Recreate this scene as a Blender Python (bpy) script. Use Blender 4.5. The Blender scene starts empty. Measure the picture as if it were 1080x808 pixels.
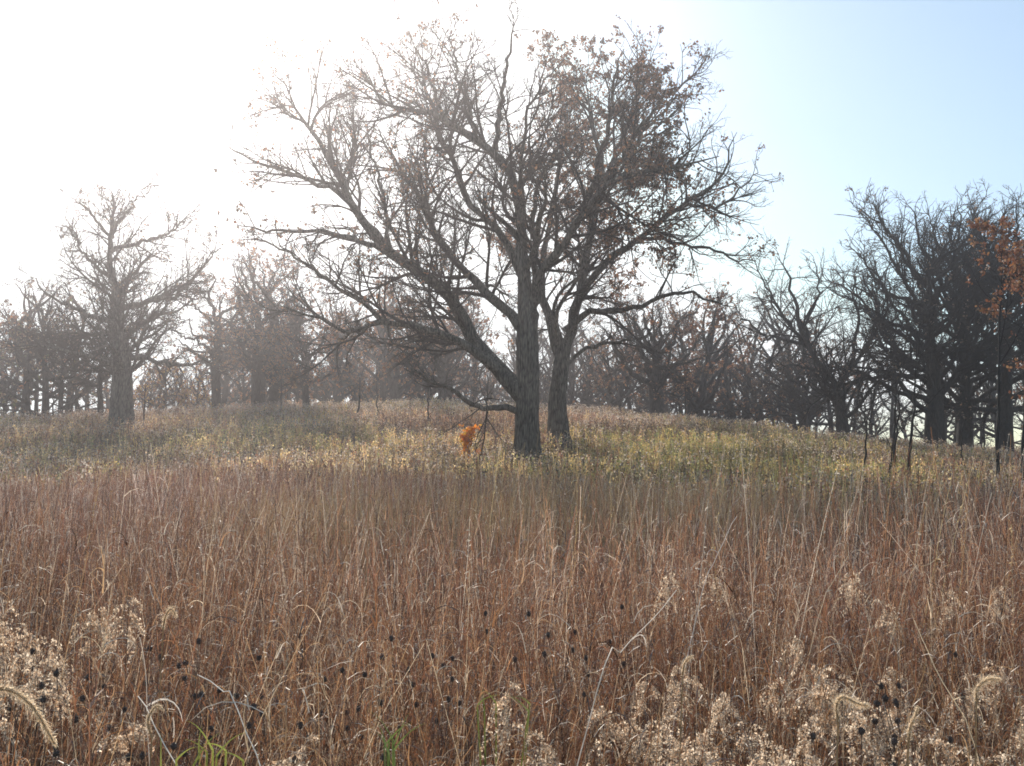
import bpy, math, random
import numpy as np
from mathutils import Vector

rng = np.random.default_rng(11)
random.seed(11)
R = math.radians
scene = bpy.context.scene
COL = scene.collection

# ------------------------------------------------------------------ camera
EYE = 1.65
PITCH = R(4.1)
FPX = 1060.0
cam_d = bpy.data.cameras.new('camera')
cam_d.sensor_width = 36
cam_d.lens = 36 * FPX / 1080
cam_d.clip_start = 0.05
cam_d.clip_end = 12000
cam = bpy.data.objects.new('camera', cam_d)
COL.objects.link(cam)
cam.location = (0, 0, EYE)
cam.rotation_euler = (math.pi / 2 + PITCH, 0, 0)
scene.camera = cam


def ray(px, py):
    u = (px - 540) / FPX
    v = (404 - py) / FPX
    return np.array([u, math.cos(PITCH) - v * math.sin(PITCH), math.sin(PITCH) + v * math.cos(PITCH)])


def at(px, py, Y):
    d = ray(px, py)
    return np.array([0, 0, EYE]) + d * (Y / d[1])


# ------------------------------------------------------------------ ground shape
_cx = np.array([-200, -60, -28, -18, -7, 3, 13.5, 18.7, 28, 60, 200.])
_cz = np.array([2.2, 2.5, 3.2, 3.6, 4.1, 3.8, 2.75, 1.95, 1.15, .3, -.5])
_sy = np.array([-4000, 0, 9, 16, 25, 34, 42, 50, 56, 64, 80, 120, 200, 4000.])
_ss = np.array([0, 0, .03, .08, .16, .29, .60, .88, 1.0, .93, .55, .0, -.5, -1.5])


def _smooth(x, xs, zs):
    x = np.asarray(x, float)
    a = 0
    for w, o in ((.25, -2.5), (.5, 0), (.25, 2.5)):
        a = a + w * np.interp(x + o, xs, zs)
    return a


def ground_z(x, y):
    x = np.asarray(x, float)
    y = np.asarray(y, float)
    z = _smooth(x, _cx, _cz) * _smooth(y, _sy, _ss)
    z = z + .06 * np.sin(x * .7 + 1.3) * np.sin(y * .55) + .04 * np.sin(x * 1.9 + y * 1.1)
    return z


# ------------------------------------------------------------------ mesh helpers
class Geo:
    """collects vertices, quads / tris and a tint per vertex"""
    def __init__(self):
        self.v = []; self.q = []; self.t = []; self.c = []; self.n = 0

    def add(self, v, quads=None, tris=None, col=None):
        v = np.asarray(v, np.float32).reshape(-1, 3)
        if quads is not None and len(quads):
            self.q.append(np.asarray(quads, np.int64).reshape(-1, 4) + self.n)
        if tris is not None and len(tris):
            self.t.append(np.asarray(tris, np.int64).reshape(-1, 3) + self.n)
        if col is None:
            col = np.ones((len(v), 3), np.float32)
        self.c.append(np.broadcast_to(np.asarray(col, np.float32), (len(v), 3)))
        self.v.append(v)
        self.n += len(v)

    def mesh(self, name, mat, smooth=False, origin=None):
        me = bpy.data.meshes.new(name)
        v = np.concatenate(self.v) if self.v else np.zeros((0, 3), np.float32)
        if origin is not None:
            v = v - np.asarray(origin, np.float32)
        q = np.concatenate(self.q) if self.q else np.zeros((0, 4), np.int64)
        t = np.concatenate(self.t) if self.t else np.zeros((0, 3), np.int64)
        me.vertices.add(len(v))
        me.vertices.foreach_set('co', v.astype(np.float32).ravel())
        nl = q.size + t.size
        me.loops.add(nl)
        me.loops.foreach_set('vertex_index', np.concatenate([q.ravel(), t.ravel()]).astype(np.int32))
        me.polygons.add(len(q) + len(t))
        st = np.concatenate([np.arange(len(q)) * 4, q.size + np.arange(len(t)) * 3]).astype(np.int32)
        me.polygons.foreach_set('loop_start', st)
        me.polygons.foreach_set('use_smooth', np.full(len(st), smooth, bool))
        a = me.color_attributes.new('tint', 'FLOAT_COLOR', 'POINT')
        c = np.ones((len(v), 4), np.float32)
        if self.c:
            c[:, :3] = np.concatenate(self.c)
        a.data.foreach_set('color', c.ravel())
        me.update(calc_edges=True)
        me.materials.append(mat)
        return me


def link(name, me, parent=None, loc=None):
    o = bpy.data.objects.new(name, me)
    COL.objects.link(o)
    if parent is not None:
        o.parent = parent
    if loc is not None:
        o.location = loc
    return o


def tag(o, label=None, cat=None, group=None, kind=None):
    if label: o['label'] = label
    if cat: o['category'] = cat
    if group: o['group'] = group
    if kind: o['kind'] = kind
    return o


def empty(name, loc, rz=0):
    o = bpy.data.objects.new(name, None)
    o.empty_display_size = .2
    COL.objects.link(o)
    o.location = loc
    o.rotation_euler = (0, 0, rz)
    return o


def copy_tree(o, parent=None):
    c = o.copy()
    COL.objects.link(c)
    if parent is not None:
        c.parent = parent
    for ch in list(o.children):
        copy_tree(ch, c)
    return c


def norm(a):
    return a / np.maximum(np.linalg.norm(a, axis=-1, keepdims=True), 1e-9)


def tubes(G, P, Rr, sides=3, col=None):
    """P (n,k,3), Rr (n,k)"""
    n, k, _ = P.shape
    T = np.empty_like(P)
    T[:, 1:-1] = P[:, 2:] - P[:, :-2]
    T[:, 0] = P[:, 1] - P[:, 0]
    T[:, -1] = P[:, -1] - P[:, -2]
    T = norm(T)
    main = norm(P[:, -1] - P[:, 0])
    ref = np.where(np.abs(main[:, 2:3]) > .75, np.array([[1., .13, 0]]), np.array([[.1, 0, 1.]]))
    A = norm(np.cross(T, ref[:, None, :]))
    B = np.cross(T, A)
    ang = np.arange(sides) * 2 * math.pi / sides
    ring = P[:, :, None, :] + Rr[:, :, None, None] * (np.cos(ang)[None, None, :, None] * A[:, :, None, :] + np.sin(ang)[None, None, :, None] * B[:, :, None, :])
    i = np.arange(n)[:, None, None] * k * sides
    j = np.arange(k - 1)[None, :, None] * sides
    s = np.arange(sides)[None, None, :]
    s2 = (s + 1) % sides
    q = np.stack([i + j + s, i + j + s2, i + j + sides + s2, i + j + sides + s], -1).reshape(-1, 4)
    c = None
    if col is not None:
        c = np.repeat(np.asarray(col), k * sides, axis=0)
    G.add(ring.reshape(-1, 3), quads=q, col=c)


def ribbons(G, P, W, side, col):
    """flat strips: P (n,k,3), W (n,k), side (n,3)"""
    n, k, _ = P.shape
    T = np.empty_like(P)
    T[:, 1:-1] = P[:, 2:] - P[:, :-2]
    T[:, 0] = P[:, 1] - P[:, 0]
    T[:, -1] = P[:, -1] - P[:, -2]
    S = norm(np.cross(T, side[:, None, :]))
    L = P - S * W[:, :, None] * .5
    Rt = P + S * W[:, :, None] * .5
    v = np.stack([L, Rt], 2).reshape(-1, 3)
    i = np.arange(n)[:, None] * 2 * k
    j = np.arange(k - 1)[None, :] * 2
    b = i + j
    q = np.stack([b, b + 1, b + 3, b + 2], -1).reshape(-1, 4)
    c = np.repeat(np.asarray(col), 2 * k, axis=0) if np.ndim(col) == 2 else col
    G.add(v, quads=q, col=c)


def grow(start, d, ln, k, wig, up, droop=0.0, r=None):
    r = r or rng
    n = len(start)
    P = np.empty((n, k, 3))
    P[:, 0] = start
    d = norm(d)
    step = (ln / (k - 1))[:, None]
    cur = r.normal(0, 1, (n, 3))
    upv = np.array([0, 0, 1.])
    for i in range(1, k):
        cur = .55 * cur + .8 * r.normal(0, 1, (n, 3))
        d = norm(d + cur * wig + upv * (up - droop * i / k))
        P[:, i] = P[:, i - 1] + d * step
    return P


def spawn(P, Rr, L, spacing, t0, ratio, minlen, ang, k, wig, up, rk, rmin, rend, cap=99., r=None, maxlen=99.):
    r = r or rng
    n, kk, _ = P.shape
    m = np.maximum(1, np.minimum(cap, r.poisson(np.maximum(L * (1 - t0) / spacing, .3)))).astype(int)
    idx = np.repeat(np.arange(n), m)
    t = t0 + (1 - t0) * r.random(len(idx)) ** .85
    t = np.minimum(t, .995)
    f = t * (kk - 1)
    i = f.astype(int)
    w = (f - i)[:, None]
    st = P[idx, i] * (1 - w) + P[idx, i + 1] * w
    T = norm(P[idx, i + 1] - P[idx, i])
    rp = Rr[idx, i] * (1 - w[:, 0]) + Rr[idx, i + 1] * w[:, 0]
    v = r.normal(0, 1, (len(idx), 3))
    v -= (v * T).sum(1, keepdims=True) * T
    v = norm(v)
    a = np.radians(r.uniform(ang[0], ang[1], len(idx)))[:, None]
    d = np.cos(a) * T + np.sin(a) * v
    ln = np.clip(L[idx] * r.uniform(ratio[0], ratio[1], len(idx)) * (1.12 - .7 * t), minlen, maxlen)
    r0 = np.maximum(np.minimum(.7 * rp, rk * ln + .002), rmin)
    C = grow(st, d, ln, k, wig, up, r=r)
    s = np.linspace(0, 1, k)[None, :]
    RC = r0[:, None] * (1 - s) + np.minimum(rend, r0)[:, None] * s
    return C, RC, ln


LEAF = np.array([[0, 0, 0], [-.28, .30, .05], [.28, .30, .05], [-.34, .68, .10], [.34, .68, .10], [0, 1, .02], [0, .45, -.06]])


def leaves(G, pts, size, cols, r=None, hang=.4):
    """small lobed leaves, two folded halves"""
    r = r or rng
    n = len(pts)
    if n == 0: return
    d = norm(r.normal(0, 1, (n, 3)) - np.array([0, 0, hang]))
    s = norm(np.cross(d, r.normal(0, 1, (n, 3))))
    u = np.cross(s, d)
    M = np.stack([s, d, u], 1)
    sz = size * r.uniform(.65, 1.25, n)
    v = pts[:, None, :] + np.einsum('kj,njm->nkm', LEAF, M) * sz[:, None, None]
    b = (np.arange(n) * 7)[:, None]
    q = np.concatenate([b + np.array([[0, 6, 3, 1]]), b + np.array([[0, 2, 4, 6]])])
    t = np.concatenate([b + np.array([[6, 5, 3]]), b + np.array([[6, 4, 5]])])
    G.add(v.reshape(-1, 3), quads=q, tris=t, col=np.repeat(cols, 7, axis=0))


# ------------------------------------------------------------------ materials
def new_mat(name):
    m = bpy.data.materials.new(name)
    m.use_nodes = True
    m.node_tree.nodes.clear()
    return m, m.node_tree.nodes, m.node_tree.links


def bark_mat(name, dark, light, scale=7.0):
    m, N, L = new_mat(name)
    out = N.new('ShaderNodeOutputMaterial')
    b = N.new('ShaderNodeBsdfPrincipled')
    tc = N.new('ShaderNodeTexCoord')
    mp = N.new('ShaderNodeMapping'); mp.inputs['Scale'].default_value = (scale, scale, scale * .16)
    n1 = N.new('ShaderNodeTexNoise'); n1.inputs['Scale'].default_value = 2.2; n1.inputs['Detail'].default_value = 6
    n1.inputs['Distortion'].default_value = .6
    vo = N.new('ShaderNodeTexVoronoi'); vo.inputs['Scale'].default_value = 2.4; vo.feature = 'DISTANCE_TO_EDGE'
    L.new(tc.outputs['Object'], mp.inputs[0]); L.new(mp.outputs[0], n1.inputs[0]); L.new(mp.outputs[0], vo.inputs[0])
    n2 = N.new('ShaderNodeTexNoise'); n2.inputs['Scale'].default_value = 1.1; n2.inputs['Detail'].default_value = 3
    L.new(tc.outputs['Object'], n2.inputs[0])
    mu = N.new('ShaderNodeMath'); mu.operation = 'MULTIPLY_ADD'; mu.inputs[1].default_value = .9
    L.new(vo.outputs['Distance'], mu.inputs[0]); L.new(n1.outputs['Fac'], mu.inputs[2])
    rp = N.new('ShaderNodeValToRGB')
    rp.color_ramp.elements[0].position = .38; rp.color_ramp.elements[0].color = (*dark, 1)
    rp.color_ramp.elements[1].position = .80; rp.color_ramp.elements[1].color = (*light, 1)
    L.new(mu.outputs[0], rp.inputs[0])
    mx = N.new('ShaderNodeMix'); mx.data_type = 'RGBA'; mx.blend_type = 'MULTIPLY'
    mx.inputs['Factor'].default_value = .6
    L.new(rp.outputs[0], mx.inputs['A']); L.new(n2.outputs['Fac'], mx.inputs['B'])
    L.new(mx.outputs['Result'], b.inputs['Base Color'])
    b.inputs['Roughness'].default_value = .9
    b.inputs['Specular IOR Level'].default_value = .25
    bp = N.new('ShaderNodeBump'); bp.inputs['Strength'].default_value = .9; bp.inputs['Distance'].default_value = .05
    L.new(mu.outputs[0], bp.inputs['Height']); L.new(bp.outputs[0], b.inputs['Normal'])
    L.new(b.outputs[0], out.inputs[0])
    return m


def leafy_mat(name, transl=.4, gloss=.08, rough=.42, gain=1.0, tr_gain=1.25):
    """thin dry blades: colour from the per-blade tint, diffuse + light through the blade + a little sheen"""
    m, N, L = new_mat(name)
    out = N.new('ShaderNodeOutputMaterial')
    at_ = N.new('ShaderNodeAttribute'); at_.attribute_name = 'tint'
    geo = N.new('ShaderNodeTexCoord')
    ns = N.new('ShaderNodeTexNoise'); ns.inputs['Scale'].default_value = 14; ns.inputs['Detail'].default_value = 2
    L.new(geo.outputs['Object'], ns.inputs[0])
    mr = N.new('ShaderNodeMapRange'); mr.inputs['To Min'].default_value = .65 * gain; mr.inputs['To Max'].default_value = 1.35 * gain
    L.new(ns.outputs['Fac'], mr.inputs['Value'])
    vm = N.new('ShaderNodeVectorMath'); vm.operation = 'SCALE'
    L.new(at_.outputs['Color'], vm.inputs[0]); L.new(mr.outputs[0], vm.inputs['Scale'])
    df = N.new('ShaderNodeBsdfDiffuse'); tr = N.new('ShaderNodeBsdfTranslucent')
    L.new(vm.outputs[0], df.inputs[0])
    v2 = N.new('ShaderNodeVectorMath'); v2.operation = 'SCALE'; v2.inputs['Scale'].default_value = tr_gain
    L.new(vm.outputs[0], v2.inputs[0]); L.new(v2.outputs[0], tr.inputs[0])
    mx = N.new('ShaderNodeMixShader'); mx.inputs[0].default_value = transl
    L.new(df.outputs[0], mx.inputs[1]); L.new(tr.outputs[0], mx.inputs[2])
    gl = N.new('ShaderNodeBsdfGlossy'); gl.inputs['Roughness'].default_value = rough
    gl.inputs[0].default_value = (.9, .88, .86, 1)
    lw = N.new('ShaderNodeLayerWeight'); lw.inputs[0].default_value = .45
    gm = N.new('ShaderNodeMath'); gm.operation = 'MULTIPLY_ADD'; gm.inputs[1].default_value = gloss * 2.5; gm.inputs[2].default_value = gloss * .4
    L.new(lw.outputs['Fresnel'], gm.inputs[0])
    m2 = N.new('ShaderNodeMixShader')
    L.new(gm.outputs[0], m2.inputs[0]); L.new(mx.outputs[0], m2.inputs[1]); L.new(gl.outputs[0], m2.inputs[2])
    L.new(m2.outputs[0], out.inputs[0])
    return m


def ground_mat():
    m, N, L = new_mat('soil_and_litter')
    out = N.new('ShaderNodeOutputMaterial'); b = N.new('ShaderNodeBsdfPrincipled')
    tc = N.new('ShaderNodeTexCoord')
    n1 = N.new('ShaderNodeTexNoise'); n1.inputs['Scale'].default_value = 1.3; n1.inputs['Detail'].default_value = 8; n1.inputs['Roughness'].default_value = .7
    n2 = N.new('ShaderNodeTexNoise'); n2.inputs['Scale'].default_value = .12; n2.inputs['Detail'].default_value = 4
    L.new(tc.outputs['Object'], n1.inputs[0]); L.new(tc.outputs['Object'], n2.inputs[0])
    r1 = N.new('ShaderNodeValToRGB')
    r1.color_ramp.elements[0].position = .3; r1.color_ramp.elements[0].color = (.035, .022, .015, 1)
    r1.color_ramp.elements[1].position = .7; r1.color_ramp.elements[1].color = (.16, .10, .06, 1)
    r2 = N.new('ShaderNodeValToRGB')
    r2.color_ramp.elements[0].position = .4; r2.color_ramp.elements[0].color = (.12, .075, .045, 1)
    r2.color_ramp.elements[1].position = .62; r2.color_ramp.elements[1].color = (.12, .12, .05, 1)
    L.new(n1.outputs['Fac'], r1.inputs[0]); L.new(n2.outputs['Fac'], r2.inputs[0])
    mx = N.new('ShaderNodeMix'); mx.data_type = 'RGBA'; mx.inputs['Factor'].default_value = .5
    L.new(r1.outputs[0], mx.inputs['A']); L.new(r2.outputs[0], mx.inputs['B'])
    L.new(mx.outputs['Result'], b.inputs['Base Color']); b.inputs['Roughness'].default_value = 1
    bp = N.new('ShaderNodeBump'); bp.inputs['Distance'].default_value = .08
    L.new(n1.outputs['Fac'], bp.inputs['Height']); L.new(bp.outputs[0], b.inputs['Normal'])
    L.new(b.outputs[0], out.inputs[0])
    return m


BARK = bark_mat('oak_bark', (.030, .026, .022), (.27, .23, .19))
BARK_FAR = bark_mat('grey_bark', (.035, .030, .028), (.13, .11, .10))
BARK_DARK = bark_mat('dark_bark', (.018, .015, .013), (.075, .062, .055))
TWIG = bark_mat('twig_bark', (.035, .028, .024), (.12, .095, .08), 20)
TWIG_DARK = bark_mat('dark_twig_bark', (.016, .013, .012), (.06, .048, .042), 20)
OAKLEAF = leafy_mat('dry_oak_leaf', .42, .04, .5)
GRASS = leafy_mat('dry_grass', .45, .035, .48)
WEED = leafy_mat('weed_leaf', .42, .05, .4)
FLUFF = leafy_mat('seed_fluff', .65, .02, .5, gain=.98, tr_gain=1.25)
DARKHEAD = leafy_mat('dark_seed_head', .05, .03, .5)

# ------------------------------------------------------------------ sky, sun, glare volume
sun_px = (239, -70)
sd = ray(*sun_px); sd = sd / np.linalg.norm(sd)
SUN_EL = math.asin(sd[2]); SUN_AZ = math.atan2(sd[0], sd[1])      # azimuth from +Y towards +X
world = bpy.data.worlds.new('World'); scene.world = world
world.use_nodes = True
WN, WL = world.node_tree.nodes, world.node_tree.links
WN.clear()
wo = WN.new('ShaderNodeOutputWorld'); bg = WN.new('ShaderNodeBackground'); sky = WN.new('ShaderNodeTexSky')
sky.sky_type = 'NISHITA'; sky.sun_disc = False
sky.sun_elevation = SUN_EL; sky.sun_rotation = SUN_AZ
sky.air_density = 1.0; sky.dust_density = 0.9; sky.ozone_density = 1.0; sky.altitude = 250
bg.inputs['Strength'].default_value = .13
lift = WN.new('ShaderNodeMix'); lift.data_type = 'RGBA'; lift.blend_type = 'ADD'; lift.inputs['Factor'].default_value = 1
lift.inputs['B'].default_value = (.95, 1.5, 1.75, 1)
WL.new(sky.outputs[0], lift.inputs['A']); cap = WN.new('ShaderNodeVectorMath'); cap.operation = 'MINIMUM'
cap.inputs[1].default_value = (9.0, 9.2, 9.4)
WL.new(lift.outputs['Result'], cap.inputs[0]); WL.new(cap.outputs[0], bg.inputs[0]); WL.new(bg.outputs[0], wo.inputs[0])

sl = bpy.data.lights.new('sun', 'SUN'); sl.energy = 5.0; sl.angle = R(.53); sl.color = (1.0, .93, .83)
so = bpy.data.objects.new('sun', sl); COL.objects.link(so)
so.location = (-20, 60, 60)
so.rotation_euler = Vector(-sd).to_track_quat('-Z', 'Y').to_euler()

GLARE_DENSITY = .0018  # scattering air added to give the veiling glare around the sun
m, N, L = new_mat('glare_scatter')
out = N.new('ShaderNodeOutputMaterial'); vs = N.new('ShaderNodeVolumeScatter')
vs.inputs['Color'].default_value = (1.0, .94, .97, 1); vs.inputs['Density'].default_value = GLARE_DENSITY
vs.inputs['Anisotropy'].default_value = .76
L.new(vs.outputs[0], out.inputs['Volume'])
G = Geo()
x0, x1, y0, y1, z0, z1 = -130, 130, -30, 130, -8, 36
bv = [(x, y, z) for z in (z0, z1) for y in (y0, y1) for x in (x0, x1)]
G.add(bv, quads=[(2, 3, 1, 0), (5, 7, 6, 4), (1, 5, 4, 0), (3, 7, 5, 1), (2, 6, 7, 3), (0, 4, 6, 2)])
hz = link('glare_haze', G.mesh('glare_haze', m))
tag(hz, kind='structure')

# ------------------------------------------------------------------ ground sheet
def axis(a, b, step, far):
    core = np.arange(a, b + 1e-6, step)
    ext = np.cumsum(step * 1.35 ** np.arange(1, 40)); ext = ext[ext < far]
    return np.concatenate([a - ext[::-1], core, b + ext])

gx = axis(-60, 60, 1.0, 3500); gy = axis(-10, 130, 1.0, 3500)
X, Y = np.meshgrid(gx, gy)
Z = ground_z(X, Y)
V = np.stack([X, Y, Z], -1).reshape(-1, 3)
nx, ny = len(gx), len(gy)
ii = (np.arange(ny - 1)[:, None] * nx + np.arange(nx - 1)[None, :]).ravel()
G = Geo(); G.add(V, quads=np.stack([ii, ii + 1, ii + nx + 1, ii + nx], -1))
tag(link('ground', G.mesh('ground', ground_mat(), smooth=True)), kind='structure')

# ------------------------------------------------------------------ trees
def resample(pts, k):
    pts = np.asarray(pts, float)
    # Catmull-Rom through the points, then even spacing
    p = np.vstack([2 * pts[0] - pts[1], pts, 2 * pts[-1] - pts[-2]])
    out = []
    for i in range(1, len(p) - 2):
        for t in np.linspace(0, 1, 12, endpoint=False):
            a, b, c, d = p[i - 1], p[i], p[i + 1], p[i + 2]
            out.append(.5 * ((2 * b) + (c - a) * t + (2 * a - 5 * b + 4 * c - d) * t * t + (3 * b - a - 3 * c + d) * t ** 3))
    out.append(pts[-1])
    out = np.array(out)
    s = np.concatenate([[0], np.cumsum(np.linalg.norm(np.diff(out, axis=0), axis=1))])
    q = np.linspace(0, s[-1], k)
    return np.stack([np.interp(q, s, out[:, j]) for j in range(3)], 1), s[-1]


def px_limb(pts, Y0, dY, k=18, wob=.05):
    n = len(pts)
    f = np.linspace(0, 1, n)
    p3 = [at(px, py, Y0 + dY * t ** 1.2) for (px, py), t in zip(pts, f)]
    P, ln = resample(p3, k)
    w = rng.normal(0, wob, (k, 3)); w[0] = 0
    w[:, 1] *= 2.5
    return P + w, ln


def leaf_cols(n, kind, r):
    pal = {
        'rust': [(.27, .11, .055), (.36, .16, .07), (.20, .09, .055), (.42, .21, .10)],
        'brown': [(.16, .10, .065), (.22, .14, .09), (.12, .08, .055), (.26, .17, .11)],
        'orange': [(.34, .14, .055), (.28, .10, .045), (.38, .19, .08), (.22, .09, .045)],
        'gold': [(.50, .30, .08), (.42, .22, .07), (.55, .36, .12)],
        'olive': [(.12, .12, .045), (.16, .14, .05), (.09, .10, .04), (.20, .15, .06)],
        'flame': [(.85, .34, .03), (.78, .26, .025), (.8, .44, .06)],
    }[kind]
    pal = np.array(pal)
    return pal[r.integers(0, len(pal), n)] * r.uniform(.7, 1.25, (n, 1))


def finish_tree(root, base, lv, twig_mat, foliage=None, sides=(5, 4, 3, 3), name='crown', r=None, twig_scale=1.0, leafmat=None, leaf_size=.11):
    """lv: list of (P, R, L) branch levels below the limbs. one crown mesh and one foliage mesh"""
    r = r or rng
    G = Geo()
    for i, (P, Rr, Ln) in enumerate(lv):
        tubes(G, P, Rr * (twig_scale if i else 1), sides[min(i, 3)])
    link(name, G.mesh(name, twig_mat, smooth=True, origin=base), root)
    if foliage:
        kinds, dens, maskf = foliage
        pts = np.concatenate([lv[-1][0][:, 1:].reshape(-1, 3), lv[-2][0][:, 2:].reshape(-1, 3)])
        pr = dens * (maskf(pts) if maskf else 1.0) * clump(pts, r)
        keep = r.random(len(pts)) < pr
        pts = pts[keep]
        pts = np.repeat(pts, 4, axis=0) + r.normal(0, .045, (len(pts) * 4, 3))
        n = len(pts)
        if n:
            cols = np.zeros((n, 3))
            pick = r.integers(0, len(kinds), n)
            for j, kd in enumerate(kinds):
                mk = pick == j
                cols[mk] = leaf_cols(mk.sum(), kd, r)
            G = Geo(); leaves(G, pts, leaf_size, cols, r)
            link('foliage', G.mesh('foliage', leafmat or OAKLEAF, origin=base), root)


def clump(p, r):
    """soft clumps 0..2 in space"""
    a = 0
    for k in range(5):
        d = norm(r.normal(0, 1, 3)) * r.uniform(1.1, 3.2)
        a = a + np.sin(p @ d + r.uniform(0, 6))
    return np.clip(.55 + a * .42, 0.03, 1.9)


def trunk_mesh(P, Rr, base, mat, flare=1.75, sides=20, ridge=.06, seed=0):
    """bole with buttress flare and uneven ridges"""
    r = np.random.default_rng(seed + 77)
    Pq, ln = resample(P, 40)
    q = np.linspace(0, 1, len(Rr))
    rad = np.interp(np.linspace(0, 1, 40), q, Rr)
    h = np.linspace(0, ln, 40)
    rad = rad * (1 + (flare - 1) * np.exp(-h / .42))
    th = np.arange(sides) * 2 * math.pi / sides
    G = Geo()
    ph = r.uniform(0, 6, 5)
    rr = np.ones((40, sides))
    rr += (flare - 1) * .45 * np.exp(-h / .5)[:, None] * np.cos(5 * th + ph[0])[None]
    rr += ridge * np.sin(3 * th[None] + h[:, None] * .8 + ph[1]) + ridge * .6 * np.sin(7 * th[None] - h[:, None] * 1.3 + ph[2])
    rr += r.normal(0, ridge * .35, rr.shape)
    # taper of buttress ends below ground
    T = norm(np.gradient(Pq, axis=0))
    A = norm(np.cross(T, np.array([0, 1., 0.02]))); B = np.cross(T, A)
    v = Pq[:, None] + (rad[:, None] * rr)[..., None] * (np.cos(th)[None, :, None] * A[:, None] + np.sin(th)[None, :, None] * B[:, None])
    i = np.arange(39)[:, None] * sides; s = np.arange(sides)[None]; s2 = (s + 1) % sides
    G.add(v.reshape(-1, 3), quads=np.stack([i + s, i + s2, i + sides + s2, i + sides + s], -1).reshape(-1, 4))
    return G.mesh('trunk', mat, smooth=True, origin=base)


def hero_tree(label, base_px, Y0, trunk_px, trunk_r, limbs, auto, foliage, seed, bark=BARK, twig=TWIG, name='oak_tree', L1=.42, ext=None, dens=1.0, leaf_size=.11, cat='tree', rk=.016, minr=.007, fine=True):
    r = np.random.default_rng(seed)
    bx = at(*base_px, Y0)
    gz = float(ground_z(bx[0], bx[1]))
    base = np.array([bx[0], bx[1], gz])
    root = empty(name, base)
    tag(root, label, cat)
    TP = [np.array([base[0], base[1], gz - .25])] + [at(px, py, Y0) + np.array([0, .0, 0]) for px, py in trunk_px]
    link('trunk', trunk_mesh(TP, trunk_r, base, bark, seed=seed), root)
    Tq, tl = resample(TP, 24)
    arrP, arrR, arrL = [], [], []
    jobs = []
    for (pts, r0, dY) in limbs:
        P, ln = px_limb(pts, Y0, dY)
        jobs.append((P, r0, ln))
    # limbs that lean towards and away from the lens, filling the round of the crown
    for _ in range(auto[0]):
        t = r.uniform(auto[1], .97)
        f = t * 23; i = int(f)
        st = Tq[i]
        az = r.choice([1, -1]) * math.pi / 2 + r.normal(0, .55) if len(auto) < 6 else r.uniform(0, 6.28)
        el = R(r.uniform(auto[3], auto[4]))
        d = np.array([[math.cos(az) * math.cos(el), math.sin(az) * math.cos(el), math.sin(el)]])
        ln = auto[2] * r.uniform(.65, 1.05)
        P = grow(st[None], d, np.array([ln]), 18, .13, .035, r=r)[0]
        jobs.append((P, r.uniform(.10, .17) * auto[2] / 7, ln))
    for (P, r0, ln) in jobs:
        k = len(P)
        s = np.linspace(0, 1, k)
        Rr = r0 * (1 - s) ** .8 * (1 + .06 * r.normal(0, 1, k)) + .012
        Rr[0] *= 1.25
        G = Geo(); tubes(G, P[None], Rr[None], 10)
        link('limb', G.mesh('limb', bark, smooth=True, origin=base), root)
        arrP.append(P); arrR.append(Rr); arrL.append(ln)
    P0, R0, L0 = np.array(arrP), np.array(arrR), np.array(arrL)
    lv1 = spawn(P0, R0, L0, L1 * .74, .14, (.26, .56), .8, (25, 62), 9, .115, .045, rk, minr * 1.6, .009, r=r, maxlen=4.2)
    lv2 = spawn(*lv1, .29 / dens, .12, (.32, .66), .4, (25, 58), 6, .125, .03, rk * .95, minr * 1.3, .007, r=r)
    lv3 = spawn(*lv2, .22 / dens, .12, (.34, .66), .25, (25, 58), 4, .13, .02, rk * .8, minr * .9, .004, r=r)
    lvs = [lv1, lv2, lv3]
    if fine:
        lvs.append(spawn(*lv3, .19 / dens, .15, (.38, .68), .14, (25, 60), 3, .15, .01, rk * .7, minr * .7, .004, r=r))
    finish_tree(root, base, lvs, twig, foliage, r=r, leaf_size=leaf_size)
    return root


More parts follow.
